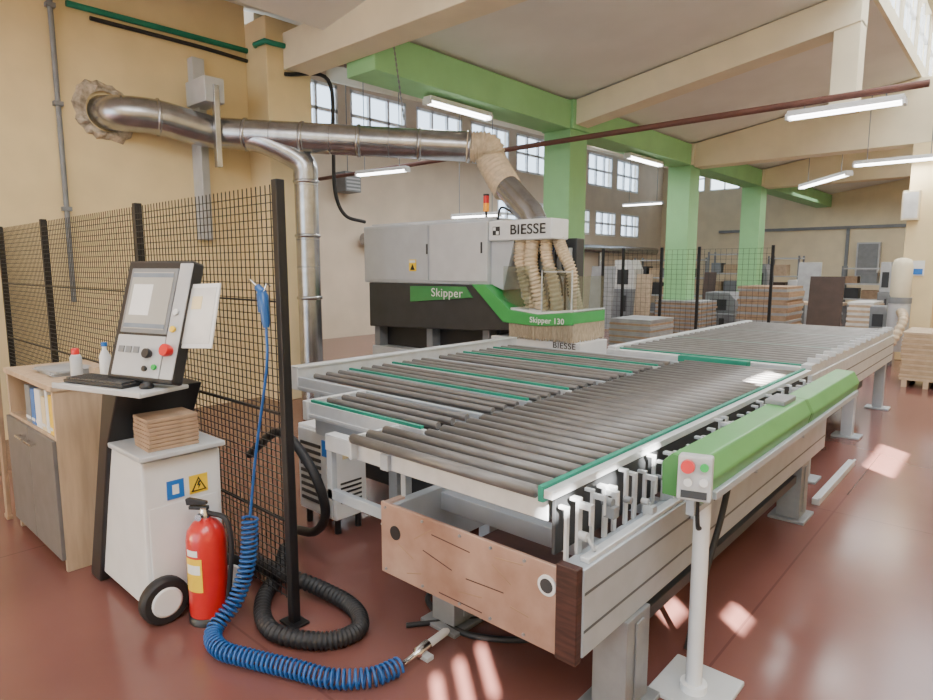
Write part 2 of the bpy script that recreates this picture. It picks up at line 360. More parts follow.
# ------------------------------------------------------------------ oak cabinet and what stands on it
cab = thing('oak_cabinet', 'pale oak low cabinet with grey doors beside the console', 'cabinet', (-4.2, 1.17, 0))
cx0, cx1, cy0, cy1 = -4.70, -3.76, .95, 1.40
b = MB(); b.box(cx0, cx0+.03, cy0, cy1, 0, 1.0).box(cx1-.03, cx1, cy0, cy1, 0, 1.0).box(cx0-.01, cx1+.01, cy0-.01, cy1, 1.0, 1.03)
b.box(cx0+.03, cx1-.03, cy0, cy1, .72, .75).box(cx0+.03, cx1-.03, cy1-.02, cy1, .05, 1.0).box(cx0+.03, cx1-.03, cy0+.02, cy1, .05, .08).box(cx0+.03, cx1-.03, cy0+.05, cy0+.07, 0, .06)
b.build('body', 'oak', cab, .003)
mid = (cx0+cx1)/2
for s, (xa, xb) in enumerate(((cx0+.004, mid-.003), (mid+.003, cx1-.004))):
    d = MB().box(xa, xb, cy0-.02, cy0, .07, .735).build('door', 'grey_door', cab, .003)
    hx = mid-.09 if s == 0 else mid+.09
    MB().box(hx-.07, hx+.07, cy0-.05, cy0-.04, .655, .667).box(hx-.065, hx-.055, cy0-.045, cy0-.018, .656, .666).box(hx+.055, hx+.065, cy0-.045, cy0-.018, .656, .666).build('handle', 'chrome', d)
fx = cx1-.05
for i, (m_, h_, th, nm, lb) in enumerate((('yellow_plastic', .215, .06, 'folder', 'yellow folder upright in the cabinet niche'), ('paper', .235, .045, 'binder', 'white binder next to the yellow folder in the niche'), ('label_cream', .19, .07, 'folder', 'cream folder upright in the cabinet niche'), ('paper', .22, .10, 'binder', 'thick white binder in the middle of the niche'), ('blue_label', .21, .07, 'folder', 'blue folder upright in the cabinet niche'), ('mid_grey', .22, .10, 'binder', 'grey binder at the left of the row in the niche'))):
    fx -= th+.014
    f = thing(nm, lb, nm, (fx, 1.0, .75), 'folders in the oak cabinet niche')
    MB().box(fx, fx+th, .958, 1.25, .751, .751+h_).build('cover', m_, f, .003)
    MB().box(fx+.008, fx+th-.008, .954, 1.24, .775, .79).build('spine_label', 'paper', f)
sc = thing('spray_can', 'small grey spray can with red cap on the cabinet top', 'spray can', (-3.93, 1.12, 1.031))
MB().lathe([(.028, 0), (.03, .01), (.03, .12), (.022, .135), (.012, .138)], (-3.93, 1.12, 1.031), 18).build('can', 'light_grey', sc)
MB().lathe([(.02, .136), (.02, .165), (.015, .17)], (-3.93, 1.12, 1.031), 14).build('cap', 'red_plastic', sc)
bt = thing('bottle', 'little white bottle with blue cap on the cabinet next to the spray can', 'bottle', (-3.84, 1.24, 1.031))
MB().lathe([(.025, 0), (.03, .01), (.03, .12), (.012, .16), (.012, .18)], (-3.84, 1.24, 1.031), 16).build('flask', 'white_enamel', bt)
MB().lathe([(.016, .178), (.016, .2)], (-3.84, 1.24, 1.031), 12).build('cap', 'blue_label', bt)
ps = MB()
for i in range(5):
    Rm = Matrix.Translation((-4.22, 1.15, 1.031+i*.006)) @ Matrix.Rotation(random.uniform(-.25, .25), 4, 'Z'); ps.box(-.16, .16, -.11, .11, 0, .0062, Rm)
tag(ps.build('paper_pile', 'grey_board'), 'untidy pile of grey documents on the cabinet top', 'paper')
tag(MB().box(-4.06, -3.96, 1.22, 1.36, 1.031, 1.075).box(-4.05, -3.97, 1.23, 1.35, 1.075, 1.08).build('carton', 'mdf_light', bevel=.003), 'small tan carton on the cabinet top near the fence', 'box')
wb = MB().box(-.03, .03, -.012, .012, 0, 1.55, Matrix.Translation((-4.90, .93, .001)) @ Matrix.Rotation(.06, 4, 'Y')).box(-.035, .035, -.016, .016, 0, .03, Matrix.Translation((-4.90, .93, .001)) @ Matrix.Rotation(.06, 4, 'Y'))
tag(wb.build('wooden_batten', 'mdf', bevel=.003), 'brown wooden batten standing left of the oak cabinet', 'batten')

# ------------------------------------------------------------------ operator console
co = thing('control_console', 'wheeled white and black operator console with tilted monitor', 'control console', (-3.2, 1.22, 0))
MB().prism([(-3.53, .05), (-2.92, .05), (-2.90, .77), (-3.26, .79)], 'y', 1.05, 1.42).build('body', 'white_enamel', co, .012)
MB().prism([(-3.66, 0), (-3.52, 0), (-3.38, .42), (-3.25, .80), (-3.07, 1.075), (-3.26, 1.075), (-3.44, .6)], 'y', 1.03, 1.43).build('spine', 'black_plastic', co, .008)
MB().box(-3.25, -2.86, 1.03, 1.43, .785, .81).build('shelf', 'light_grey', co, .006)
MB().box(-2.915, -2.905, 1.07, 1.40, .10, .55).build('door_panel', 'white_enamel', co, .004)
lb_ = MB().prism([(1.155, .57), (1.235, .57), (1.235, .66), (1.155, .66)], 'x', -2.914, -2.902).build('blue_sticker', 'blue_label', co)
MB().box(-2.902, -2.900, 1.18, 1.21, .592, .638).build('pictogram', 'paper', lb_)
ys = MB().prism([(1.26, .57), (1.35, .57), (1.35, .66), (1.26, .66)], 'x', -2.914, -2.902).build('warning_sticker', 'yellow_plastic', co)
MB().prism([(1.268, .58), (1.342, .58), (1.305, .65)], 'x', -2.902, -2.900).build('triangle', 'black_plastic', ys)
MB().prism([(1.279, .586), (1.331, .586), (1.305, .637)], 'x', -2.900, -2.8985).build('triangle_field', 'yellow_plastic', ys)
MB().prism([(1.303, .630), (1.314, .630), (1.306, .613), (1.315, .613), (1.300, .590), (1.303, .608), (1.295, .608)], 'x', -2.8985, -2.897).build('lightning_bolt', 'black_plastic', ys)
for yy in (1.10, 1.40):
    w_ = MB().tube([(-2.90, yy, .112), (-2.89, yy, .112), (-2.85, yy, .112), (-2.84, yy, .112)], [.098, .11, .11, .098], 28).build('wheel', 'black_rubber', co)
    MB().tube([(-2.87, yy, .112), (-2.836, yy, .112), (-2.832, yy, .112)], [.07, .07, .06], 24).build('hub', 'white_enamel', w_)
RZ = Matrix.Rotation(math.radians(17.5), 4, 'Z')
TR = Matrix.Translation((-3.17, 1.09, 1.08)) @ RZ
MB().box(-.30, .30, -.14, .12, 0, .02, TR).box(-.30, .30, -.145, -.135, 0, .028, TR).build('keyboard_tray', 'light_grey', co, .005)
HM = Matrix.Translation((-3.02, 1.135, 1.12)) @ RZ @ Matrix.Rotation(math.radians(-17), 4, 'X')
MB().box(-.24, .19, -.02, .05, 0, .58, HM).build('monitor_case', 'black_plastic', co, .012)
MB().box(.115, .195, -.026, -.018, .02, .565, HM).build('side_fascia', 'light_grey', co, .004)
sn = MB().box(-.20, .11, -.026, -.019, .225, .54, HM).build('screen_bezel', 'mid_grey', co, .004)
MB().box(-.18, .09, -.029, -.025, .245, .52, HM).build('screen', 'screen', sn)
for z in (.495, .25): MB().box(-.18, .09, -.030, -.028, z, z+.02, HM).build('screen_bar', 'screen_bar', sn)
MB().box(-.16, -.03, -.030, -.028, .31, .46, HM).build('drawing_window', 'paper', sn)
cpn = MB().box(-.205, .11, -.026, -.019, .02, .215, HM).build('control_panel', 'light_grey', co, .004)
for i in range(3): MB().box(-.18+i*.05, -.145+i*.05, -.031, -.025, .13, .16, HM).build('key', 'mid_grey', cpn)
def btn(m_, x, z, r, d, par): return MB().tube([(x, -.026, z), (x, -.026-d*.6, z), (x, -.026-d, z)], [r*.7, r, r*.9], 16, HM).build('push_button', m_, par)
btn('red_plastic', .155, .15, .03, .04, co); btn('yellow_plastic', .155, .25, .016, .015, co); btn('white_enamel', .155, .33, .016, .015, co); btn('black_plastic', .03, .13, .024, .03, cpn); btn('green_plastic', .08, .07, .014, .014, cpn); btn('black_plastic', .02, .06, .014, .014, cpn)
SM = HM @ Matrix.Translation((.17, 0, .17)) @ Matrix.Rotation(-.05, 4, 'Y')
ph = MB().box(0, .20, .0, .008, 0, .30, SM).build('paper_holder', 'paper', co)
MB().box(.012, .185, -.003, .0, .02, .28, SM).build('sheet', 'white_board', ph)
MB().box(.05, .11, -.005, -.003, .18, .24, SM).build('note', 'label_cream', ph)
kb = thing('keyboard', 'black computer keyboard on the console tray', 'keyboard', (-3.22, 1.08, 1.10))
KM = Matrix.Translation((-3.23, 1.045, 1.101)) @ RZ
MB().box(-.21, .20, -.075, .075, 0, .018, KM).build('case', 'black_plastic', kb, .004)
for j in range(5):
    r_ = MB()
    for i in range(15): r_.box(-.2+i*.026, -.178+i*.026, -.065+j*.026, -.043+j*.026, .018, .026, KM)
    r_.build('key_row', 'dark_grey', kb)
ms = MB(); ms.lathe([(.028, 0), (.032, .008), (.026, .022), (.012, .03)], (-2.96, 1.12, 1.101), 14); tag(ms.build('computer_mouse', 'black_plastic'), 'black mouse beside the keyboard on the tray', 'mouse')
for i in range(8):
    Rm = Matrix.Translation((-3.0, 1.21, .811+i*.019)) @ Matrix.Rotation(random.uniform(-.06, .06), 4, 'Z')
    ordn = ('lowest', 'second lowest', 'third lowest', 'fourth lowest', 'fourth highest', 'third highest', 'second highest', 'topmost')[i]
    tag(MB().box(-.09, .09, -.115, .115, 0, .017, Rm).build('board_offcut', 'mdf', bevel=.002), '%s brown board offcut of the stack on the console shelf' % ordn, 'board', 'board offcuts stacked on the console')

# ------------------------------------------------------------------ fire extinguisher
ec = (-2.76, 1.26, 0)
ex = thing('fire_extinguisher', 'red fire extinguisher with black valve on the floor by the console', 'fire extinguisher', ec)
MB().lathe([(.08, .012), (.086, .03), (.088, .05), (.088, .40), (.08, .44), (.055, .475), (.03, .49), (.022, .50)], ec, 32).build('cylinder', 'red_paint', ex)
MB().lathe([(.091, 0), (.091, .035), (.087, .037)], ec, 32).build('foot_ring', 'black_plastic', ex)
MB().lathe([(.024, .495), (.026, .52), (.018, .53), (.018, .545)], ec, 16).build('valve', 'chrome', ex)
EM = Matrix.Translation(ec) @ Matrix.Rotation(-.9, 4, 'Z')
MB().box(-.012, .012, -.07, .02, .535, .552, EM).prism([(-.08, .555), (.015, .56), (.015, .575), (-.07, .59), (-.085, .585)], 'x', -.011, .011, EM).build('lever', 'black_plastic', ex, .003)
MB().cyl((ec[0]+.02, ec[1]-.03, .515), (ec[0]+.03, ec[1]-.045, .515), .016, 14).build('gauge', 'chrome', ex)
MB().tube(spline([(ec[0]+.02, ec[1]+.01, .52), (ec[0]+.10, ec[1]+.05, .5), (ec[0]+.125, ec[1]+.06, .38), (ec[0]+.11, ec[1]+.05, .2), (ec[0]+.1, ec[1]+.04, .1)], 8), .012, 10).build('hose', 'black_rubber', ex)
def wrap(z0, z1, a0, a1, name, m_, rr=.0892):
    v_ = []; n = 10
    for i in range(n+1):
        a_ = a0+(a1-a0)*i/n
        for z in (z0, z1): v_.append((ec[0]+rr*math.cos(a_), ec[1]+rr*math.sin(a_), z))
    MB_ = MB(); MB_.add(v_, [(2*i, 2*i+2, 2*i+3, 2*i+1) for i in range(n)], True); return MB_.build(name, m_, ex)
wrap(.17, .33, -1.75, -.7, 'front_label', 'yellow_plastic'); wrap(.255, .30, -1.65, -.8, 'title_band', 'paper', .0898); wrap(.34, .37, -1.6, -.9, 'upper_label', 'paper')

# ------------------------------------------------------------------ air gun, coiled hose, floor coupling
ag = thing('air_gun', 'blue air blow gun hung on the mesh fence', 'air gun', (-2.58, 1.45, 1.3))
g = at(264, 300, y=1.45)
MB().tube([g+Vector((-.018, 0, .035)), g+Vector((-.004, -.002, .015)), g+Vector((.006, -.004, -.03)), g+Vector((.016, -.005, -.10)), g+Vector((.018, -.005, -.12))], [.019, .024, .021, .017, .013], 14).build('handle', 'blue_plastic', ag)
MB().tube([g+Vector((-.005, 0, .03)), g+Vector((-.045, -.002, .055)), g+Vector((-.05, -.002, .058))], [.018, .016, .010], 12).build('head', 'blue_plastic', ag)
MB().tube([g+Vector((-.045, -.002, .055)), g+Vector((-.10, -.004, .085)), g+Vector((-.115, -.005, .082))], [.007, .006, .005], 10).build('nozzle', 'chrome', ag)
MB().box(-.006, .006, -.004, .004, -.085, 0, Matrix.Translation(g+Vector((-.03, -.012, .03))) @ Matrix.Rotation(-.1, 4, 'Y')).build('lever', 'blue_plastic', ag, .002)
MB().tube([g+Vector((.0, .0, .035)), g+Vector((.0, .015, .07)), g+Vector((.0, .034, .06))], .004, 8).build('hook', 'chrome', ag)
sh = thing('coiled_hose', 'blue coiled air hose hanging by the fence and snaking over the floor', 'hose', (-2.4, 1.3, 0))
MB().tube(spline([g+Vector((.018, -.005, -.12)), g+Vector((.03, -.02, -.3)), (-2.56, 1.42, .8), (-2.60, 1.40, .5)], 10), .0065, 8).build('straight_run', 'blue_plastic', sh)
path = spline([(-2.60, 1.40, .50), (-2.585, 1.37, .30), (-2.58, 1.30, .14), (-2.56, 1.18, .048), (-2.42, 1.14, .042), (-2.27, 1.19, .042), (-2.08, 1.27, .042), (-1.91, 1.34, .042), (-1.80, 1.45, .042), (-1.77, 1.57, .042)], 30)
cum = [0]
for i in range(1, len(path)): cum.append(cum[-1]+(path[i]-path[i-1]).length)
tot = cum[-1]; turns = int(tot/.0225); pts = []; N_ = turns*12; j = 0
for i in range(N_+1):
    s_ = tot*i/N_
    while j < len(path)-2 and cum[j+1] < s_: j += 1
    f_ = (s_-cum[j])/max(1e-6, cum[j+1]-cum[j]); c_ = path[j].lerp(path[j+1], f_)
    t_ = (path[j+1]-path[j]).normalized(); n1 = t_.cross(Vector((.3, .2, 1))).normalized(); n2 = t_.cross(n1)
    a_ = 2*PI*i/12; pts.append(c_+(n1*math.cos(a_)+n2*math.sin(a_))*.034)
MB().tube(pts, .0062, 6).build('coil', 'blue_plastic', sh)
fl = thing('air_coupling', 'small white and chrome air coupling lying on the floor at hose end', 'coupling', (-1.78, 1.72, 0))
MB().tube([(-1.78, 1.6, .03), (-1.79, 1.68, .03), (-1.79, 1.69, .03), (-1.80, 1.76, .03)], [.012, .012, .024, .024], 12).build('coupling_body', 'chrome', fl)
MB().tube([(-1.80, 1.76, .03), (-1.81, 1.88, .03), (-1.81, 1.9, .03)], [.018, .018, .01], 12).build('barb', 'white_enamel', fl)
MB().box(-1.83, -1.74, 1.70, 1.74, .0, .02).build('clip', 'light_grey', fl, .003)
hp_ = spline([(-3.05, 1.85, .042), (-2.84, 1.68, .042), (-2.63, 1.46, .042), (-2.38, 1.36, .042), (-2.15, 1.46, .042), (-2.10, 1.62, .042), (-2.26, 1.72, .042), (-2.52, 1.70, .06), (-2.8, 1.60, .10), (-3.1, 1.66, .042)], 40)
tag(MB().tube(hp_, [.036+.004*(1 if i % 4 < 2 else -1) for i in range(len(hp_))], 14).build('suction_hose', 'black_rubber'), 'thick black corrugated suction hose coiled on the floor round the fence post', 'hose')
tag(MB().tube(spline([(-3.5, 1.9, .5), (-3.1, 1.87, .72), (-2.78, 1.85, .6), (-2.72, 1.9, .35), (-2.9, 1.95, .16), (-3.3, 2.05, .03)], 12), .026, 10).build('loose_hose', 'black_rubber'), 'black hose sagging in a loop behind the mesh fence', 'hose')
tag(MB().tube(spline([(-2.0, 1.82, .012), (-1.9, 1.95, .012), (-1.70, 2.2, .012), (-1.55, 2.5, .012), (-1.6, 2.9, .012)], 10), .012, 8).build('floor_cable', 'black_rubber'), 'thin black cable lying on the floor under the copper plate', 'cable')
tag(MB().tube(spline([(-2.15, 2.15, .014), (-2.05, 2.02, .014), (-1.72, 1.96, .014), (-1.42, 2.3, .014), (-1.5, 3.2, .014)], 10), .014, 8).build('supply_cable', 'black_rubber'), 'thicker black cable curling on the floor between the table legs', 'cable')

# ------------------------------------------------------------------ near roller table
rt = thing('roller_table', 'long grey roller table with worn copper front plate', 'roller table', (-1.5, 3.2, 0))
X0, X1 = -1.95, -1.0
pl = MB().box(X0, X1-.06, 1.64, 1.655, .365, .675).build('end_plate', 'copper_plate', rt, .002)
MB().tube([(-1.86, 1.636, .56), (-1.86, 1.642, .56)], .03, 20).build('cable_hole', 'black_plastic', pl)
MB().tube([(-1.105, 1.634, .60), (-1.105, 1.642, .60)], .036, 24).build('white_ring', 'white_enamel', pl)
MB().tube([(-1.105, 1.632, .60), (-1.105, 1.640, .60)], .025, 20).build('cable_hole', 'dark_grey', pl)
for x in (-1.92, -1.7, -1.5, -1.35, -1.2):
    for z in (.385, .655): MB().cyl((x, 1.634, z), (x, 1.641, z), .006, 8).build('bolt', 'steel_leg', pl)
for (x, z, l_, an) in ((-1.62, .52, .16, .2), (-1.45, .44, .12, -.15), (-1.3, .57, .10, .5), (-1.75, .42, .09, -.3), (-1.55, .61, .20, .05), (-1.22, .46, .08, .1), (-1.7, .6, .12, -.6), (-1.38, .5, .18, -.05), (-1.8, .5, .1, .4), (-1.5, .39, .22, 0), (-1.27, .63, .13, -.1)):
    MB().box(-l_/2, l_/2, -.0008, 0, -.002, .002, Matrix.Translation((x, 1.64, z)) @ Matrix.Rotation(an, 4, 'Y')).build('scratch', 'dark_wood' if l_ > .14 else 'mdf', pl)
MB().box(X0+.0, X0+.03, 1.655, 1.75, .37, .67).build('inner_flange', 'copper_plate', rt)
MB().box(-1.06, -.98, 1.62, 1.655, .37, .70).build('beam_end', 'dark_wood', rt, .003)
MB().box(-1.06, -.975, 1.655, 4.9, .385, .69).build('side_beam', 'aluminium', rt, .004)
for z in (.47, .60): MB().box(-.9755, -.974, 1.66, 4.9, z, z+.010).build('groove', 'groove', rt)
MB().box(X0, X0+.05, 1.655, 4.9, .385, .66).build('far_side_beam', 'aluminium', rt, .004)
for y in (1.95, 2.5, 3.1, 3.7, 4.3, 4.8): MB().box(X0+.05, -1.06, y, y+.05, .56, .64).build('cross_member', 'aluminium', rt, .003)
MB().box(-1.8, -1.2, 1.8, 4.7, .39, .40).build('tray_floor', 'dark_wood', rt)
MB().box(-2.42, -1.15, 1.70, 1.74, .79, .862).box(-2.42, -1.15, 1.70, 1.76, .862, .868).build('front_cross_beam', 'bright_alu', rt, .003)
MB().box(-2.42, -2.38, 1.705, 1.735, .55, .79).box(-2.42, -1.95, 1.705, 1.735, .55, .60).build('side_frame', 'aluminium', rt, .003)
MB().box(X0-.05, X0+.0, 1.68, 4.86, .79, .862).build('left_rail', 'aluminium', rt, .003)
MB().box(-2.19, -2.17, 1.66, 1.95, .80, .905).build('end_rail', 'bright_alu', rt, .003)
MB().box(-1.12, -1.105, 1.68, 4.86, .69, .885).build('shade_strip', 'dark_grey', rt, .003)  # dark strip standing in for the shaded interior behind the brackets
MB().box(-1.12, -1.085, 1.63, 4.86, .90, .93).build('edge_rail', 'bright_alu', rt, .003)
MB().box(-1.142, -1.122, 1.63, 4.86, .885, .938).build('drive_belt', 'belt_green', rt)
MB().box(-1.02, -.985, 1.70, 4.86, .69, .708).build('lower_rail', 'bright_alu', rt, .003)
for i in range(8): MB().box(X0-.03, X0, 1.78+i*.43, 1.82+i*.43, .62, .79).build('upright', 'aluminium', rt, .003)
rb = random.Random(9)
for i in range(40):
    y = 1.665+i*.08+rb.uniform(-.012, .012); h_ = rb.uniform(.84, .905); w_ = rb.uniform(.014, .03)
    b_ = MB().box(-1.062, -1.050, y, y+w_, .69, h_).box(-1.085, -1.05, y, y+w_, h_, h_+.012)
    kd = rb.random()
    if kd < .4: b_.box(-1.05, -1.005, y+.002, y+w_-.002, h_-.02, h_).box(-1.012, -1.005, y+.002, y+w_-.002, h_-.07, h_-.02)
    elif kd < .7: b_.prism([(-1.05, .69), (-1.0, .70), (-1.05, .80)], 'y', y+.003, y+w_-.003)
    b_.build('bracket', 'bright_alu', rt, .0015)
for i in range(22):
    y = 1.70+i*.145+rb.uniform(-.02, .02); z = rb.uniform(.74, .84)
    f_ = MB().cyl((-1.05, y+.05, z), (-1.01-rb.uniform(0, .02), y+.05, z), rb.uniform(.009, .016), 10)
    if i % 2: f_.box(-1.035, -.995, y+.03, y+.065, z-.05, z-.01)
    if i % 3 == 0: f_.tube(spline([(-1.02, y+.05, z), (-1.0, y+.06, z-.04), (-1.01, y+.09, .715)], 5), .006, 6)
    f_.build('fitting', 'mid_grey' if i % 3 else 'light_grey', rt)
for i in range(34):
    y = 1.672+i*.0952; xl = -2.17 if y < 1.93 else X0-.03
    MB().tube([(xl-.02, y, .897), (xl, y, .897), (xl, y, .897), (-1.18, y, .897), (-1.18, y, .897), (-1.15, y, .897)], [.010, .010, .0225, .0225, .010, .010], 16).build('roller', 'roller_steel', rt)
for (x, y) in ((-1.03, 2.03), (-1.88, 2.03), (-1.05, 4.43), (-1.88, 4.43)):
    MB().box(x-.07, x+.07, y-.09, y+.09, .02, .385).box(x-.11, x+.11, y-.13, y+.13, 0, .02).box(x+.07, x+.078, y-.03, y+.03, .05, .36).build('leg', 'steel_leg', rt, .005)
MB().cyl((-1.55, 2.6, .3), (-1.2, 2.6, .3), .07, 20).box(-1.25, -1.12, 2.52, 2.68, .22, .40).build('motor', 'dark_grey', rt, .003)
MB().box(-1.19, -1.0, 2.2, 4.3, .27, .32).build('lower_brace', 'dark_grey', rt, .003)
tag(MB().tube(spline([(-.94, 2.9, .78), (-.93, 2.75, .55), (-.94, 2.6, .3), (-.96, 2.5, .015)], 10), .014, 8).build('hanging_cable', 'black_rubber'), 'black cable hanging from the green bar down to the floor', 'cable')

# ------------------------------------------------------------------ light barrier
gb = thing('guard_bar', 'long green guard bar along the right side of the roller table', 'guard bar', (-.86, 3.4, 0))
pf = [(-.94, .825), (-.79, .825), (-.77, .905), (-.805, .975), (-.91, .98), (-.945, .945)]
MB().prism(pf, 'y', 2.14, 3.52).build('front_cover', 'barrier_green', gb, .008)
MB().prism([(x, z-.008) for x, z in pf], 'y', 3.56, 4.75).build('rear_cover', 'barrier_green', gb, .008)
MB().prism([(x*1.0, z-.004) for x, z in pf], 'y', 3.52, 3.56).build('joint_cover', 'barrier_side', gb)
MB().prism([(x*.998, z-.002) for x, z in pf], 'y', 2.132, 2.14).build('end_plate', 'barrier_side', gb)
MB().box(-.79, -.765, 2.2, 4.7, .82, .85).build('lower_lip', 'aluminium', gb, .003)
MB().box(-.925, -.83, 3.25, 3.45, .975, 1.002).build('sensor_cap', 'mid_grey', gb, .006)
for y in (2.5, 3.3, 4.2): MB().box(-.975, -.87, y, y+.05, .785, .825).box(-.974, -.95, y, y+.05, .60, .785).build('arm', 'aluminium', gb, .003)
po = thing('stop_post', 'white post with grey emergency stop box before the green bar', 'control post', (-.835, 2.26, 0))
MB().tube([(-.835, 2.26, .02), (-.835, 2.26, .82)], .03, 20).tube([(-.835, 2.26, .02), (-.835, 2.26, .05)], .05, 20).build('pole', 'white_enamel', po)
MB().box(-.975, -.70, 2.15, 2.44, 0, .02).build('base_plate', 'light_grey', po, .005)
BM = Matrix.Translation((-.795, 2.07, .935)) @ Matrix.Rotation(.3, 4, 'Z') @ Matrix.Rotation(-.15, 4, 'X')
bx_ = MB().box(-.056, .056, -.038, .038, -.078, .076, BM).build('button_box', 'light_grey', po, .008)
MB().tube([(-.022, -.038, .04), (-.022, -.053, .04), (-.022, -.073, .04)], [.015, .024, .022], 18, BM).build('emergency_button', 'red_plastic', bx_)
for xx, zz, m_ in ((.03, .04, 'green_plastic'), (.03, -.01, 'white_enamel'), (-.02, -.015, 'white_enamel')): MB().tube([(xx, -.038, zz), (xx, -.051, zz)], .014, 14, BM).build('push_button', m_, bx_)
MB().box(-.042, .042, -.041, -.037, -.068, -.043, BM).build('name_plate', 'dark_grey', bx_)
MB().box(-.82, -.79, 2.07, 2.25, .795, .818).box(-.82, -.79, 2.06, 2.085, .795, .87).build('box_bracket', 'aluminium', po, .003)
MB().tube(spline([(-.79, 2.08, .86), (-.79, 2.10, .75), (-.82, 2.2, .7)], 8), .008, 8).build('cable', 'black_rubber', po)

# ------------------------------------------------------------------ left belt table (in front of the machine)
lt = thing('belt_table', 'wide silver feed table of spaced rollers and green belts before the machine', 'feed table', (-2.85, 3.4, 0))
LX0, LX1 = -3.72, -2.05
def lx(y): return -2.98 if y < 2.4 else LX0
for i, y in enumerate((2.0, 2.42, 2.84, 3.26, 3.68, 4.10, 4.52, 4.86)):
    MB().box(lx(y), LX1, y-.014, y+.014, .80, .893).box(lx(y), LX1, y-.020, y-.014, .81, .83).build('cross_beam', 'bright_alu' if i % 3 == 0 else 'aluminium', lt, .003)
    if i in (0, 2, 3, 5, 6): MB().box(lx(y)+.02, LX1-.02, y-.008, y+.012, .893, .908).build('belt', 'belt_green', lt)
for y0 in (2.0, 2.42, 2.84, 3.26, 3.68, 4.10, 4.52):
    for dy in (.11, .215, .32):
        if y0+dy > 4.82: continue
        MB().tube([(lx(y0+dy)+.03, y0+dy, .888), (LX1-.02, y0+dy, .888)], .0185, 14).build('roller', 'roller_steel', lt)
MB().box(LX0-.08, LX0, 2.4, 4.9, .80, .96).box(LX0-.085, LX0+.01, 2.4, 4.9, .95, .965).build('side_rail', 'bright_alu', lt, .003)
MB().box(-3.01, -2.97, 1.97, 2.4, .79, .90).build('step_rail', 'bright_alu', lt, .003)
MB().box(LX1-.01, LX1+.02, 1.98, 4.9, .78, .87).build('inner_rail', 'aluminium', lt, .003)
for (x, y) in ((-2.90, 2.58), (-2.14, 2.58), (-3.65, 4.7), (-2.12, 4.7), (-3.65, 2.55)):
    MB().box(x-.04, x+.04, y-.04, y+.04, .015, .79).box(x-.08, x+.08, y-.08, y+.08, 0, .015).build('leg', 'aluminium', lt, .004)
MB().box(-2.98, -2.10, 2.03, 2.07, .70, .79).build('front_plate', 'aluminium', lt, .003)
MB().box(-2.95, -2.15, 2.50, 2.54, .40, .46).build('tie_bar', 'mid_grey', lt, .003)
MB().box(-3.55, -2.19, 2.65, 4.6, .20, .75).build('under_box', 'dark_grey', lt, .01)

vc = thing('drive_cabinet', 'small white vented electrical drive cabinet under the feed table', 'electrical cabinet', (-3.2, 2.4, 0))
MB().box(-3.42, -3.04, 2.20, 2.44, .1, .66).build('case', 'white_enamel', vc, .006)
MB().box(-3.40, -3.06, 2.185, 2.20, .12, .64).build('front_panel', 'light_grey', vc, .003)
for i in range(9): MB().box(-3.37, -3.16, 2.178, 2.186, .18+i*.045, .20+i*.045).build('vent_slot', 'dark_grey', vc)
MB().box(-3.14, -3.08, 2.179, 2.186, .5, .60).build('blue_plate', 'blue_label', vc)
for i in range(5): MB().box(-3.041, -3.036, 2.24, 2.40, .20+i*.03, .212+i*.03).build('side_slot', 'dark_grey', vc)
MB().box(-3.042, -3.036, 2.26, 2.38, .48, .56).build('rating_label', 'label_cream', vc)
for x in (-3.38, -3.08):
    for y in (2.24, 2.40): MB().cyl((x, y, 0), (x, y, .1), .02, 10).build('foot', 'black_plastic', vc)

# ------------------------------------------------------------------ outfeed table behind
ot = thing('outfeed_table', 'far roller table with silver frame beyond the near one', 'roller table', (-2.1, 6.9, 0))
for i in range(24): MB().tube([(-2.72, 5.22+i*.15, .905), (-1.2, 5.22+i*.15, .905)], .027, 12).build('roller', 'far_roller', ot)
for y in (5.145, 6.345, 7.545): MB().box(-2.72, -1.2, y-.012, y+.012, .90, .925).build('belt', 'belt_green', ot)
MB().box(-2.72, -1.2, 5.12, 8.8, .80, .82).build('drip_tray', 'dark_grey', ot)
MB().box(-1.2, -1.12, 5.06, 8.8, .56, .86).build('side_beam', 'bright_alu', ot, .004)
for z in (.64, .75): MB().box(-1.121, -1.119, 5.07, 8.79, z, z+.012).build('groove', 'groove', ot)
MB().box(-1.2, -1.13, 5.06, 8.8, .86, .935).build('edge_rail', 'bright_alu', ot, .003)
MB().box(-2.8, -2.72, 5.06, 8.8, .6, .94).build('far_side_beam', 'bright_alu', ot, .004)
MB().box(-2.8, -1.2, 5.04, 5.12, .66, .915).build('front_beam', 'bright_alu', ot, .003)
MB().box(-2.1, -1.55, 4.96, 5.04, .87, .93).build('stop_plate', 'belt_green', ot, .003)
for i in range(14): MB().box(-1.195, -1.105, 5.2+i*.25, 5.23+i*.25, .93, .97).build('stop_block', 'light_grey', ot, .003)
for (x, y) in ((-1.2, 5.3), (-1.2, 6.95), (-1.2, 8.6), (-2.75, 5.3), (-2.75, 8.6)):
    MB().box(x-.05, x+.05, y-.05, y+.05, .02, .6).box(x-.12, x+.12, y-.1, y+.1, 0, .02).build('leg', 'aluminium', ot, .004)
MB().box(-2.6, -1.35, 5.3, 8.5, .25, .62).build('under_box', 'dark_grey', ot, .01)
br = thing('alignment_bar', 'bright aluminium bar lying on the floor beside the tables', 'bar', (-1.0, 5.3, 0))
MB().box(-1.0, -.95, 4.75, 5.95, .0, .045).build('profile', 'bright_alu', br, .003)
MB().box(-.96, -.945, 4.75, 5.95, .045, .055).build('lip', 'bright_alu', br)

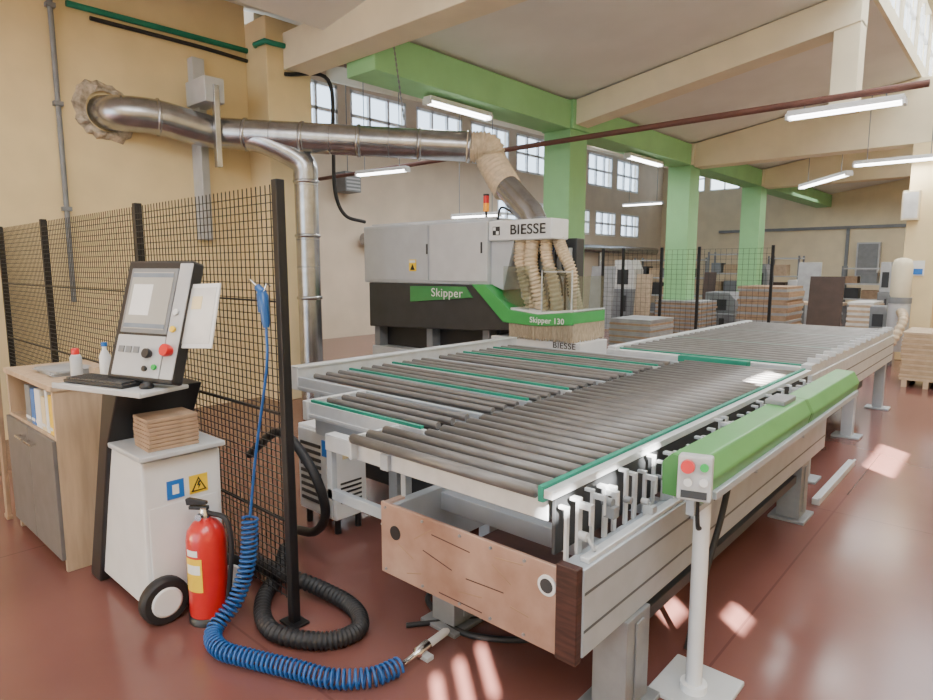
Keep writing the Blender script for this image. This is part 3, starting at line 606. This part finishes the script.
# ------------------------------------------------------------------ the drilling machine
mc = thing('drilling_machine', 'grey and green panel drilling machine under the extraction duct', 'machine', (-4.8, 5.9, 0))
MB().box(-6.55, -4.42, 5.3, 6.5, 1.45, 2.17).build('housing', 'machine_grey', mc, .02)
MB().box(-5.3, -4.42, 5.28, 5.3, 1.49, 2.14).build('access_panel', 'machine_panel', mc, .006)
MB().box(-6.5, -5.34, 5.285, 5.3, 1.49, 2.14).build('access_panel', 'machine_grey', mc, .006)
MB().box(-6.5, -4.5, 5.4, 6.4, 2.17, 2.2).build('roof_plate', 'machine_panel', mc, .006)
for x in (-5.35, -4.5): MB().box(x-.01, x+.01, 5.272, 5.282, 1.8, 1.92).build('latch', 'dark_grey', mc)
ws = MB().box(-5.66, -5.54, 5.278, 5.286, 1.60, 1.74).build('warning_sticker', 'yellow_plastic', mc)
MB().prism([(-5.64, 1.615), (-5.56, 1.615), (-5.60, 1.685)], 'y', 5.275, 5.279).build('triangle', 'black_plastic', ws)
MB().box(-5.65, -5.55, 5.275, 5.279, 1.70, 1.73).build('sticker_text', 'paper', ws)
MB().prism([(-6.42, 1.45), (-4.45, 1.45), (-4.12, 1.08), (-3.9, 1.0), (-4.6, .94), (-6.42, .88)], 'y', 5.27, 5.9).build('lower_guard', 'dark_grey', mc, .01)
MB().box(-6.4, -4.4, 5.5, 6.4, .62, 1.02).build('recess', 'black_plastic', mc, .01)
for x in (-6.38, -5.4, -4.5): MB().box(x-.05, x+.05, 5.36, 5.5, .6, .95).build('support', 'mid_grey', mc, .004)
MB().box(-6.45, -4.35, 5.33, 6.4, 0, .62).build('plinth', 'light_grey', mc, .01)
MB().prism([(-5.62, 1.42), (-4.72, 1.43), (-4.61, 1.31), (-5.62, 1.23)], 'y', 5.25, 5.275).build('green_stripe', 'strip_green', mc, .004)
letters('lettering', 'Skipper', .14, 'paper', mc, (-5.0, 5.245, 1.35), wide=1.1)
NX = -3.28
sw = [(-4.60, 1.46), (-4.40, 1.46), (-4.06, 1.20), (-3.7, 1.165), (NX, 1.21), (NX, 1.085), (-3.7, 1.05), (-4.15, 1.065)]
MB().prism(sw, 'y', 5.22, 5.85).build('green_nose', 'machine_green', mc, .010)
letters('lettering', 'Skipper 130', .08, 'paper', mc, (-3.58, 5.21, 1.112), bold=.001)
MB().prism([(-4.06, 1.205), (-3.7, 1.17), (NX, 1.215), (NX, 1.23), (-3.7, 1.19), (-4.06, 1.225)], 'y', 5.24, 5.84).build('nose_trim', 'white_enamel', mc)
MB().box(-4.42, -3.60, 5.3, 5.62, 1.93, 2.14).build('top_hood', 'white_enamel', mc, .015)
letters('lettering', 'BIESSE', .145, 'black_plastic', mc, (-3.89, 5.288, 2.033), bold=.0015, space=1.04, wide=1.12)
em = MB().box(-4.35, -4.26, 5.288, 5.299, 1.988, 2.078)
eo = em.build('emblem', 'black_plastic', mc)
MB().box(-4.344, -4.309, 5.285, 5.288, 2.037, 2.072).build('emblem_field', 'paper', eo)
MB().box(-4.301, -4.266, 5.285, 5.288, 1.994, 2.029).build('emblem_field', 'paper', eo)
MB().prism([(-4.42, 1.46), (-4.42, 1.95), (-4.1, 1.95), (-4.25, 1.40)], 'y', 5.35, 5.8).build('side_cheek', 'machine_grey', mc, .006)
MB().box(-4.25, -3.55, 5.7, 5.85, 1.15, 1.95).build('spindle_block', 'dark_grey', mc, .01)
for i in range(7): MB().cyl((-4.2+i*.1, 5.65, 1.2), (-4.2+i*.1, 5.65, 1.55), .03, 12).build('spindle_motor', 'light_grey', mc)
for i in range(3): MB().box(-4.2+i*.22, -4.04+i*.22, 5.63, 5.70, 1.6, 1.85).build('valve_block', 'bright_alu', mc, .004)
for i in range(9): MB().tube(spline([(-4.2+i*.075, 5.6, 1.88), (-4.22+i*.075, 5.53, 1.70), (-4.17+i*.075, 5.56, 1.5), (-4.19+i*.075, 5.62, 1.35)], 6), .010, 6).build('hose_line', 'black_rubber' if i % 3 else 'blue_plastic', mc)
MB().prism([(-3.70, 1.17), (-3.32, 1.2), (-3.36, 1.60), (-3.70, 1.66)], 'y', 5.29, 5.296).build('guard_window', 'guard_glass', mc)
MB().prism([(-4.2, 1.30), (-3.86, 1.19), (-3.86, 1.66), (-4.2, 1.66)], 'y', 5.29, 5.296).build('guard_window', 'guard_glass', mc)
MB().box(NX-.006, NX, 5.3, 5.8, 1.2, 1.56).build('guard_window', 'guard_glass', mc)
for x in (-3.70, -3.34): MB().box(x-.006, x+.006, 5.286, 5.298, 1.18, 1.62).build('guard_post', 'bright_alu', mc)
MB().box(-3.70, -3.34, 5.286, 5.298, 1.597, 1.608).build('guard_rail', 'bright_alu', mc)
bs = MB()
for i in range(130): x = -4.08+i*(NX+4.08)/130; bs.box(x, x+(NX+4.08)/130*.55, 5.228+random.uniform(0, .016), 5.25, .90+random.uniform(0, .03), 1.075)
for i in range(70): y = 5.25+i*.0085; bs.box(NX-.016+random.uniform(0, .012), NX, y, y+.005, .90+random.uniform(0, .03), 1.10)
bs.build('brush_skirt', 'brush', mc)
MB().box(-4.08, NX-.016, 5.252, 5.262, .93, 1.06).box(NX-.03, NX-.018, 5.25, 5.84, .93, 1.09).build('skirt_backing', 'mid_grey', mc)
MB().box(-4.35, NX+.06, 5.27, 5.8, .60, .905).build('bed_beam', 'white_enamel', mc, .006)
letters('lettering', 'BIESSE', .085, 'black_plastic', mc, (-3.40, 5.262, .866), bold=0, wide=1.1)
MB().box(-4.3, -3.4, 5.5, 5.8, 0, .7).build('bed_base', 'mid_grey', mc, .01)
def flex(pts, r, name='dust_hose'):
    s_ = spline(pts, 26); MB().tube(s_, [r+.012*math.sin(i*1.6) for i in range(len(s_))], 16).build(name, 'beige_hose', mc)
flex([(-4.06, 5.44, 1.95), (-4.05, 5.40, 1.75), (-4.0, 5.42, 1.5), (-3.96, 5.5, 1.22)], .072)
flex([(-3.91, 5.43, 1.95), (-3.90, 5.37, 1.7), (-3.85, 5.41, 1.45), (-3.83, 5.5, 1.18)], .072)
flex([(-3.77, 5.46, 1.95), (-3.74, 5.43, 1.75), (-3.67, 5.45, 1.5), (-3.64, 5.5, 1.2)], .06)
flex([(-3.67, 5.52, 1.95), (-3.59, 5.5, 1.8), (-3.49, 5.5, 1.62), (-3.46, 5.52, 1.4), (-3.46, 5.6, 1.2)], .055)
tw = MB().cyl((-4.62, 5.5, 2.17), (-4.62, 5.5, 2.27), .014, 10).build('lamp_pole', 'black_plastic', mc)
MB().cyl((-4.62, 5.5, 2.27), (-4.62, 5.5, 2.36), .033, 16).build('amber_lens', 'amber', tw)
MB().cyl((-4.62, 5.5, 2.36), (-4.62, 5.5, 2.44), .033, 16).build('red_lens', 'red_plastic', tw)
MB().cyl((-4.62, 5.5, 2.44), (-4.62, 5.5, 2.46), .034, 16).build('lamp_cap', 'black_plastic', tw)
MB().tube(spline([(-4.5, 5.55, 2.15), (-4.4, 5.5, 2.3), (-4.2, 5.5, 2.2), (-4.15, 5.6, 2.1)], 8), .012, 8).build('cable', 'black_rubber', mc)

# ------------------------------------------------------------------ far mesh fence and clutter
ff = thing('mesh_fence', 'distant black mesh fence between the green columns and the outfeed table', 'fence', (-5, 12.5, 0))
xs = [at(u, 300, y=12.5).x for u in (602, 622, 660, 697, 770)]
for x in xs: MB().box(x-.024, x+.024, 12.476, 12.524, 0, 2.05).build('post', 'black_steel', ff)
for x0, x1 in zip(xs, xs[1:]):
    m_ = MB(); n = max(2, int((x1-x0)/.10))
    for i in range(n+1): x = x0+(x1-x0)*i/n; m_.box(x-.0022, x+.0022, 12.497, 12.503, .1, 2.0)
    for i in range(20): z = .1+i*.1; m_.box(x0, x1, 12.495, 12.5, z-.0022, z+.0022)
    m_.build('wire_panel', 'black_steel', ff)
def span(u0, u1, v, y):
    a_, b_ = at(u0, v, y=y), at(u1, v, y=y); return a_.x, b_.x, a_.z
def stack(u0, u1, v, y, dep, ms, label, layers=10):
    x0, x1, z1 = span(u0, u1, v, y); t = thing('board_stack', label, 'board stack', ((x0+x1)/2, y+dep/2, 0))
    pa = MB()
    for i in range(3): xx = x0+(x1-x0)*(.05+.4*i); pa.box(xx, xx+(x1-x0)*.1, y, y+dep, 0, .1)
    pa.box(x0, x1, y, y+dep, .1, .13); pa.build('pallet', 'mdf_light', t)
    for i in range(layers):
        z = .13+(z1-.13)*i/layers; j_ = random.uniform(-.02, .02)
        MB().box(x0+j_, x1+j_, y+.02, y+dep-.02, z, z+(z1-.13)/layers*.94).build('board_layer', ms[i % len(ms)], t)
stack(738, 788, 286, 13.2, 1.2, ['mdf', 'mdf', 'grey_board'], 'tall stack of brown boards right of the far fence', 22)
stack(655, 700, 300, 13.0, 1.0, ['mdf', 'grey_board'], 'low brown board stack behind the far fence', 18)
stack(609, 650, 318, 10.2, 1.0, ['grey_board', 'mdf', 'grey_board'], 'board stack just right of the machine nose', 16)
stack(903, 960, 332, 10.4, 1.0, ['cardboard', 'mdf_light', 'cardboard'], 'cardboard sheets stacked on a pallet at right edge', 26)
stack(848, 874, 302, 15.4, 1.2, ['mdf_light', 'white_board'], 'pale board stack beyond the dark upright panel', 14)
def panel(u0, u1, v, y, m_, label, lean=.12):
    x0, x1, z1 = span(u0, u1, v, y); t = thing('panel', label, 'panel', ((x0+x1)/2, y, 0))
    mm = Matrix.Translation(((x0+x1)/2, y, .005)) @ Matrix.Rotation(-lean, 4, 'X'); w_ = (x1-x0)/2
    MB().box(-w_, w_, 0, .03, 0, z1, mm).build('sheet', m_, t, .004)
    MB().box(-w_, w_, -.004, 0, 0, .03, mm).build('edge_strip', 'mdf', t)
    MB().prism([(0, 0), (.5, 0), (.06+lean*z1*.6, z1*.55)], 'x', -w_*.8, -w_*.8+.04, Matrix.Translation(((x0+x1)/2, y+.06, 0))).build('prop', 'mdf_light', t)
panel(808, 843, 276, 12.2, 'dark_board', 'dark brown upright panel standing in the far hall')
panel(797, 820, 262, 16.5, 'grey_board', 'grey upright panel behind the dark brown one')
panel(588, 612, 266, 14.6, 'grey_board', 'grey leaning panel beside the first green column')
panel(634, 650, 274, 15.8, 'mdf_light', 'light brown leaning panel left of the second green column')
panel(702, 714, 272, 17.2, 'dark_board', 'dark narrow panel just right of the second green column')
def rack(u0, u1, v, y, label, ms):
    x0, x1, z1 = span(u0, u1, v, y); t = thing('storage_rack', label, 'rack', ((x0+x1)/2, y+.3, 0))
    for x in (x0, x1-.05):
        for yy in (y, y+.55): MB().box(x, x+.05, yy, yy+.05, 0, z1).build('upright', 'mid_grey', t)
    for i in range(4):
        z = .2+(z1-.3)*i/3; MB().box(x0, x1, y, y+.6, z, z+.04).build('shelf', 'light_grey', t)
        xx = x0+.1; k_ = 0
        while xx < x1-.4 and i < 3:
            w_ = random.uniform(.25, .45); h_ = random.uniform(.2, .38)
            tag(MB().box(xx, xx+w_, y+.08, y+.5, z+.041, z+.041+h_).box(xx+.02, xx+w_-.02, y+.07, y+.085, z+.06, z+.03+h_).build('carton', ms[(k_+i) % len(ms)]), 'small carton on the %s' % label, 'box', 'cartons on the '+label); xx += w_+.08; k_ += 1
rack(634, 700, 258, 18.8, 'far storage rack between green columns', ['cardboard', 'mid_grey', 'dark_grey'])
rack(708, 748, 252, 20.5, 'storage rack behind the middle green column', ['mid_grey', 'cardboard'])
rack(768, 800, 256, 21.5, 'storage rack right of the last green column', ['mdf_light', 'dark_board'])
rack(842, 884, 266, 22.0, 'storage rack against the far wall at right', ['mid_grey', 'dark_grey', 'mdf'])
def machine(name, label, u0, u1, v, y, m_, dep=.8):
    x0, x1, z1 = span(u0, u1, v, y); es = thing(name, label, 'machine', ((x0+x1)/2, y+dep/2, 0))
    MB().box(x0, x1, y, y+dep, 0, z1*.55).build('base', 'mid_grey', es, .02)
    w_ = x1-x0
    MB().prism([(x0+w_*.05, z1*.55), (x1-w_*.05, z1*.55), (x1-w_*.05, z1*.85), (x1-w_*.25, z1), (x0+w_*.05, z1)], 'y', y+.1, y+dep-.1).build('hood', m_, es, .02)
    MB().box(x0+w_*.2, x1-w_*.3, y+.08, y+.1, z1*.62, z1*.85).build('window', 'dark_grey', es)
    MB().box(x0+w_*.55, x0+w_*.7, y-.01, y, z1*.2, z1*.45).build('control_plate', 'dark_grey', es)
machine('edge_bander', 'pale grey woodworking machine with hood behind the far fence', 612, 634, 260, 16.6, 'white_board')
machine('panel_saw', 'dark grey woodworking machine near the third green column', 752, 768, 264, 19.2, 'mid_grey')
machine('planer', 'grey planer under the far wall between the last column and dark panel', 786, 799, 280, 18.4, 'light_grey')
machine('band_saw', 'light grey machine standing far right before the yellow pillar', 880, 894, 262, 20.0, 'light_grey')
machine('spindle_moulder', 'low dark machine in front of the pale board stack at right', 868, 890, 306, 13.2, 'mid_grey', .6)
machine('sander', 'wide grey sanding machine between the second and third green columns', 702, 736, 292, 14.6, 'mid_grey', .9)
# trunking and cabinets on the far wall
tag(MB().box(-9.5, -1.5, 25.9, 25.998, 3.0, 3.1).box(-5.0, -4.9, 25.92, 25.998, 0, 3.0).build('cable_trunking', 'mid_grey'), 'grey cable trunking running along the far wall', 'trunking')
wc = thing('switch_cabinet', 'grey switch cabinet hung on the far wall', 'electrical cabinet', (-4.2, 25.85, 1.2))
MB().box(-4.6, -3.9, 25.7, 25.998, 1.3, 2.5).build('case', 'light_grey', wc, .01); MB().box(-4.55, -3.95, 25.68, 25.7, 1.35, 2.45).build('door', 'mid_grey', wc, .005)
# dust collector at right
dx_ = at(897, 330, y=12.6).x; dy_ = 12.6
dc = thing('dust_collector', 'dust collector with pale filter bag and grey drum at right', 'dust collector', (dx_, dy_, 0))
MB().lathe([(.13, 1.15), (.15, 1.2), (.15, 1.66), (.12, 1.77), (.04, 1.8)], (dx_, dy_, 0), 24).build('filter_bag', 'beam_cream', dc)
MB().lathe([(.17, 1.05), (.17, 1.15)], (dx_, dy_, 0), 24).build('ring', 'mid_grey', dc)
MB().lathe([(.15, .25), (.16, .3), (.16, 1.05)], (dx_, dy_, 0), 24).build('drum', 'light_grey', dc)
for a_ in range(3): MB().cyl((dx_+.13*math.cos(a_*2.1), dy_+.13*math.sin(a_*2.1), 0), (dx_+.13*math.cos(a_*2.1), dy_+.13*math.sin(a_*2.1), .3), .02, 8).build('leg', 'mid_grey', dc)
s_ = spline([(dx_+.05, dy_-.15, .92), (dx_+.12, dy_-.4, .8), (dx_+.02, dy_-.6, .45), (dx_-.2, dy_-.6, .09)], 20)
MB().tube(s_, [.065+.01*math.sin(i*1.6) for i in range(len(s_))], 12).build('hose', 'beige_hose', dc)
x0, x1, z1 = span(796, 842, 297, 15.6)
wbn = thing('work_bench', 'work bench with small dark machine behind the brown upright panel', 'bench', ((x0+x1)/2, 15.9, 0))
MB().box(x0, x1, 15.6, 16.2, .8, .86).build('bench_top', 'mdf_light', wbn)
for x in (x0, x1-.06):
    for yy in (15.6, 16.14): MB().box(x, x+.06, yy, yy+.06, 0, .8).build('leg', 'mid_grey', wbn)
MB().box(x1-.5, x1-.1, 15.7, 16.1, .86, 1.2).build('machine_head', 'dark_grey', wbn, .01)
eb_ = thing('wall_box', 'beige electrical box on the far yellow pillar', 'electrical box', (-1.55, 13.36, 2.5))
MB().box(-1.75, -1.5, 13.25, 13.4, 2.45, 2.95).build('case', 'pale_yellow', eb_, .006)
MB().box(-1.73, -1.52, 13.243, 13.25, 2.48, 2.92).build('cover', 'white_board', eb_, .003)
sg = thing('wall_sign', 'small white and blue safety sign on the far pillar', 'sign', (-1.4, 13.38, 1.6))
MB().box(-1.58, -1.36, 13.38, 13.398, 1.5, 1.76).build('plate', 'paper', sg)
MB().box(-1.56, -1.38, 13.375, 13.381, 1.52, 1.62).build('blue_field', 'blue_label', sg)

# ------------------------------------------------------------------ light
wd = bpy.data.worlds.new('World'); bpy.context.scene.world = wd; wd.use_nodes = True
bg = wd.node_tree.nodes['Background']; bg.inputs['Color'].default_value = (.76, .88, 1, 1); bg.inputs['Strength'].default_value = 4.2
sd = bpy.data.lights.new('sun', 'SUN'); sd.energy = 110; sd.angle = math.radians(.4); sd.color = (1, .95, .88)
so = bpy.data.objects.new('sun', sd); C.objects.link(so); so.location = (6, -3, 6)
so.rotation_euler = Vector((-.77, .64, -.625)).to_track_quat('-Z', 'Y').to_euler()
def area(loc, rot, sx, sy, e, col=(1, .985, .96)):  # unseen fill lights added to brighten the hall, no fixtures behind them
    ld = bpy.data.lights.new('fill_light', 'AREA'); ld.shape = 'RECTANGLE'; ld.size = sx; ld.size_y = sy; ld.energy = e; ld.color = col
    lo = bpy.data.objects.new('fill_light', ld); C.objects.link(lo); lo.location = loc; lo.rotation_euler = rot
area((-.2, 9.5, 6.0), (0, 0, 0), 2.5, 12, 580, (.92, .96, 1))
area((1.2, -1.0, 5.8), (0, math.radians(15), 0), 3, 5, 350, (.94, .97, 1))
area((-4.0, 1.2, 4.1), (0, 0, 0), 3, 2.5, 75)
area((-8.8, 12, 4.5), (0, 0, 0), 3, 10, 240, (.95, .98, 1))
area((-3.7, 17, 3.7), (0, 0, 0), 3, 6, 100)
area((-3.5, 22.5, 3.9), (0, 0, 0), 6, 3, 120)

cd = bpy.data.cameras.new('camera'); cam = bpy.data.objects.new('camera', cd); C.objects.link(cam)
cam.location = (0, 0, H); cam.rotation_euler = (PI/2-PITCH, 0, YAW)
cd.sensor_width = 36; cd.lens = 36*625/933; cd.clip_start = .05; cd.clip_end = 200
bpy.context.scene.camera = cam
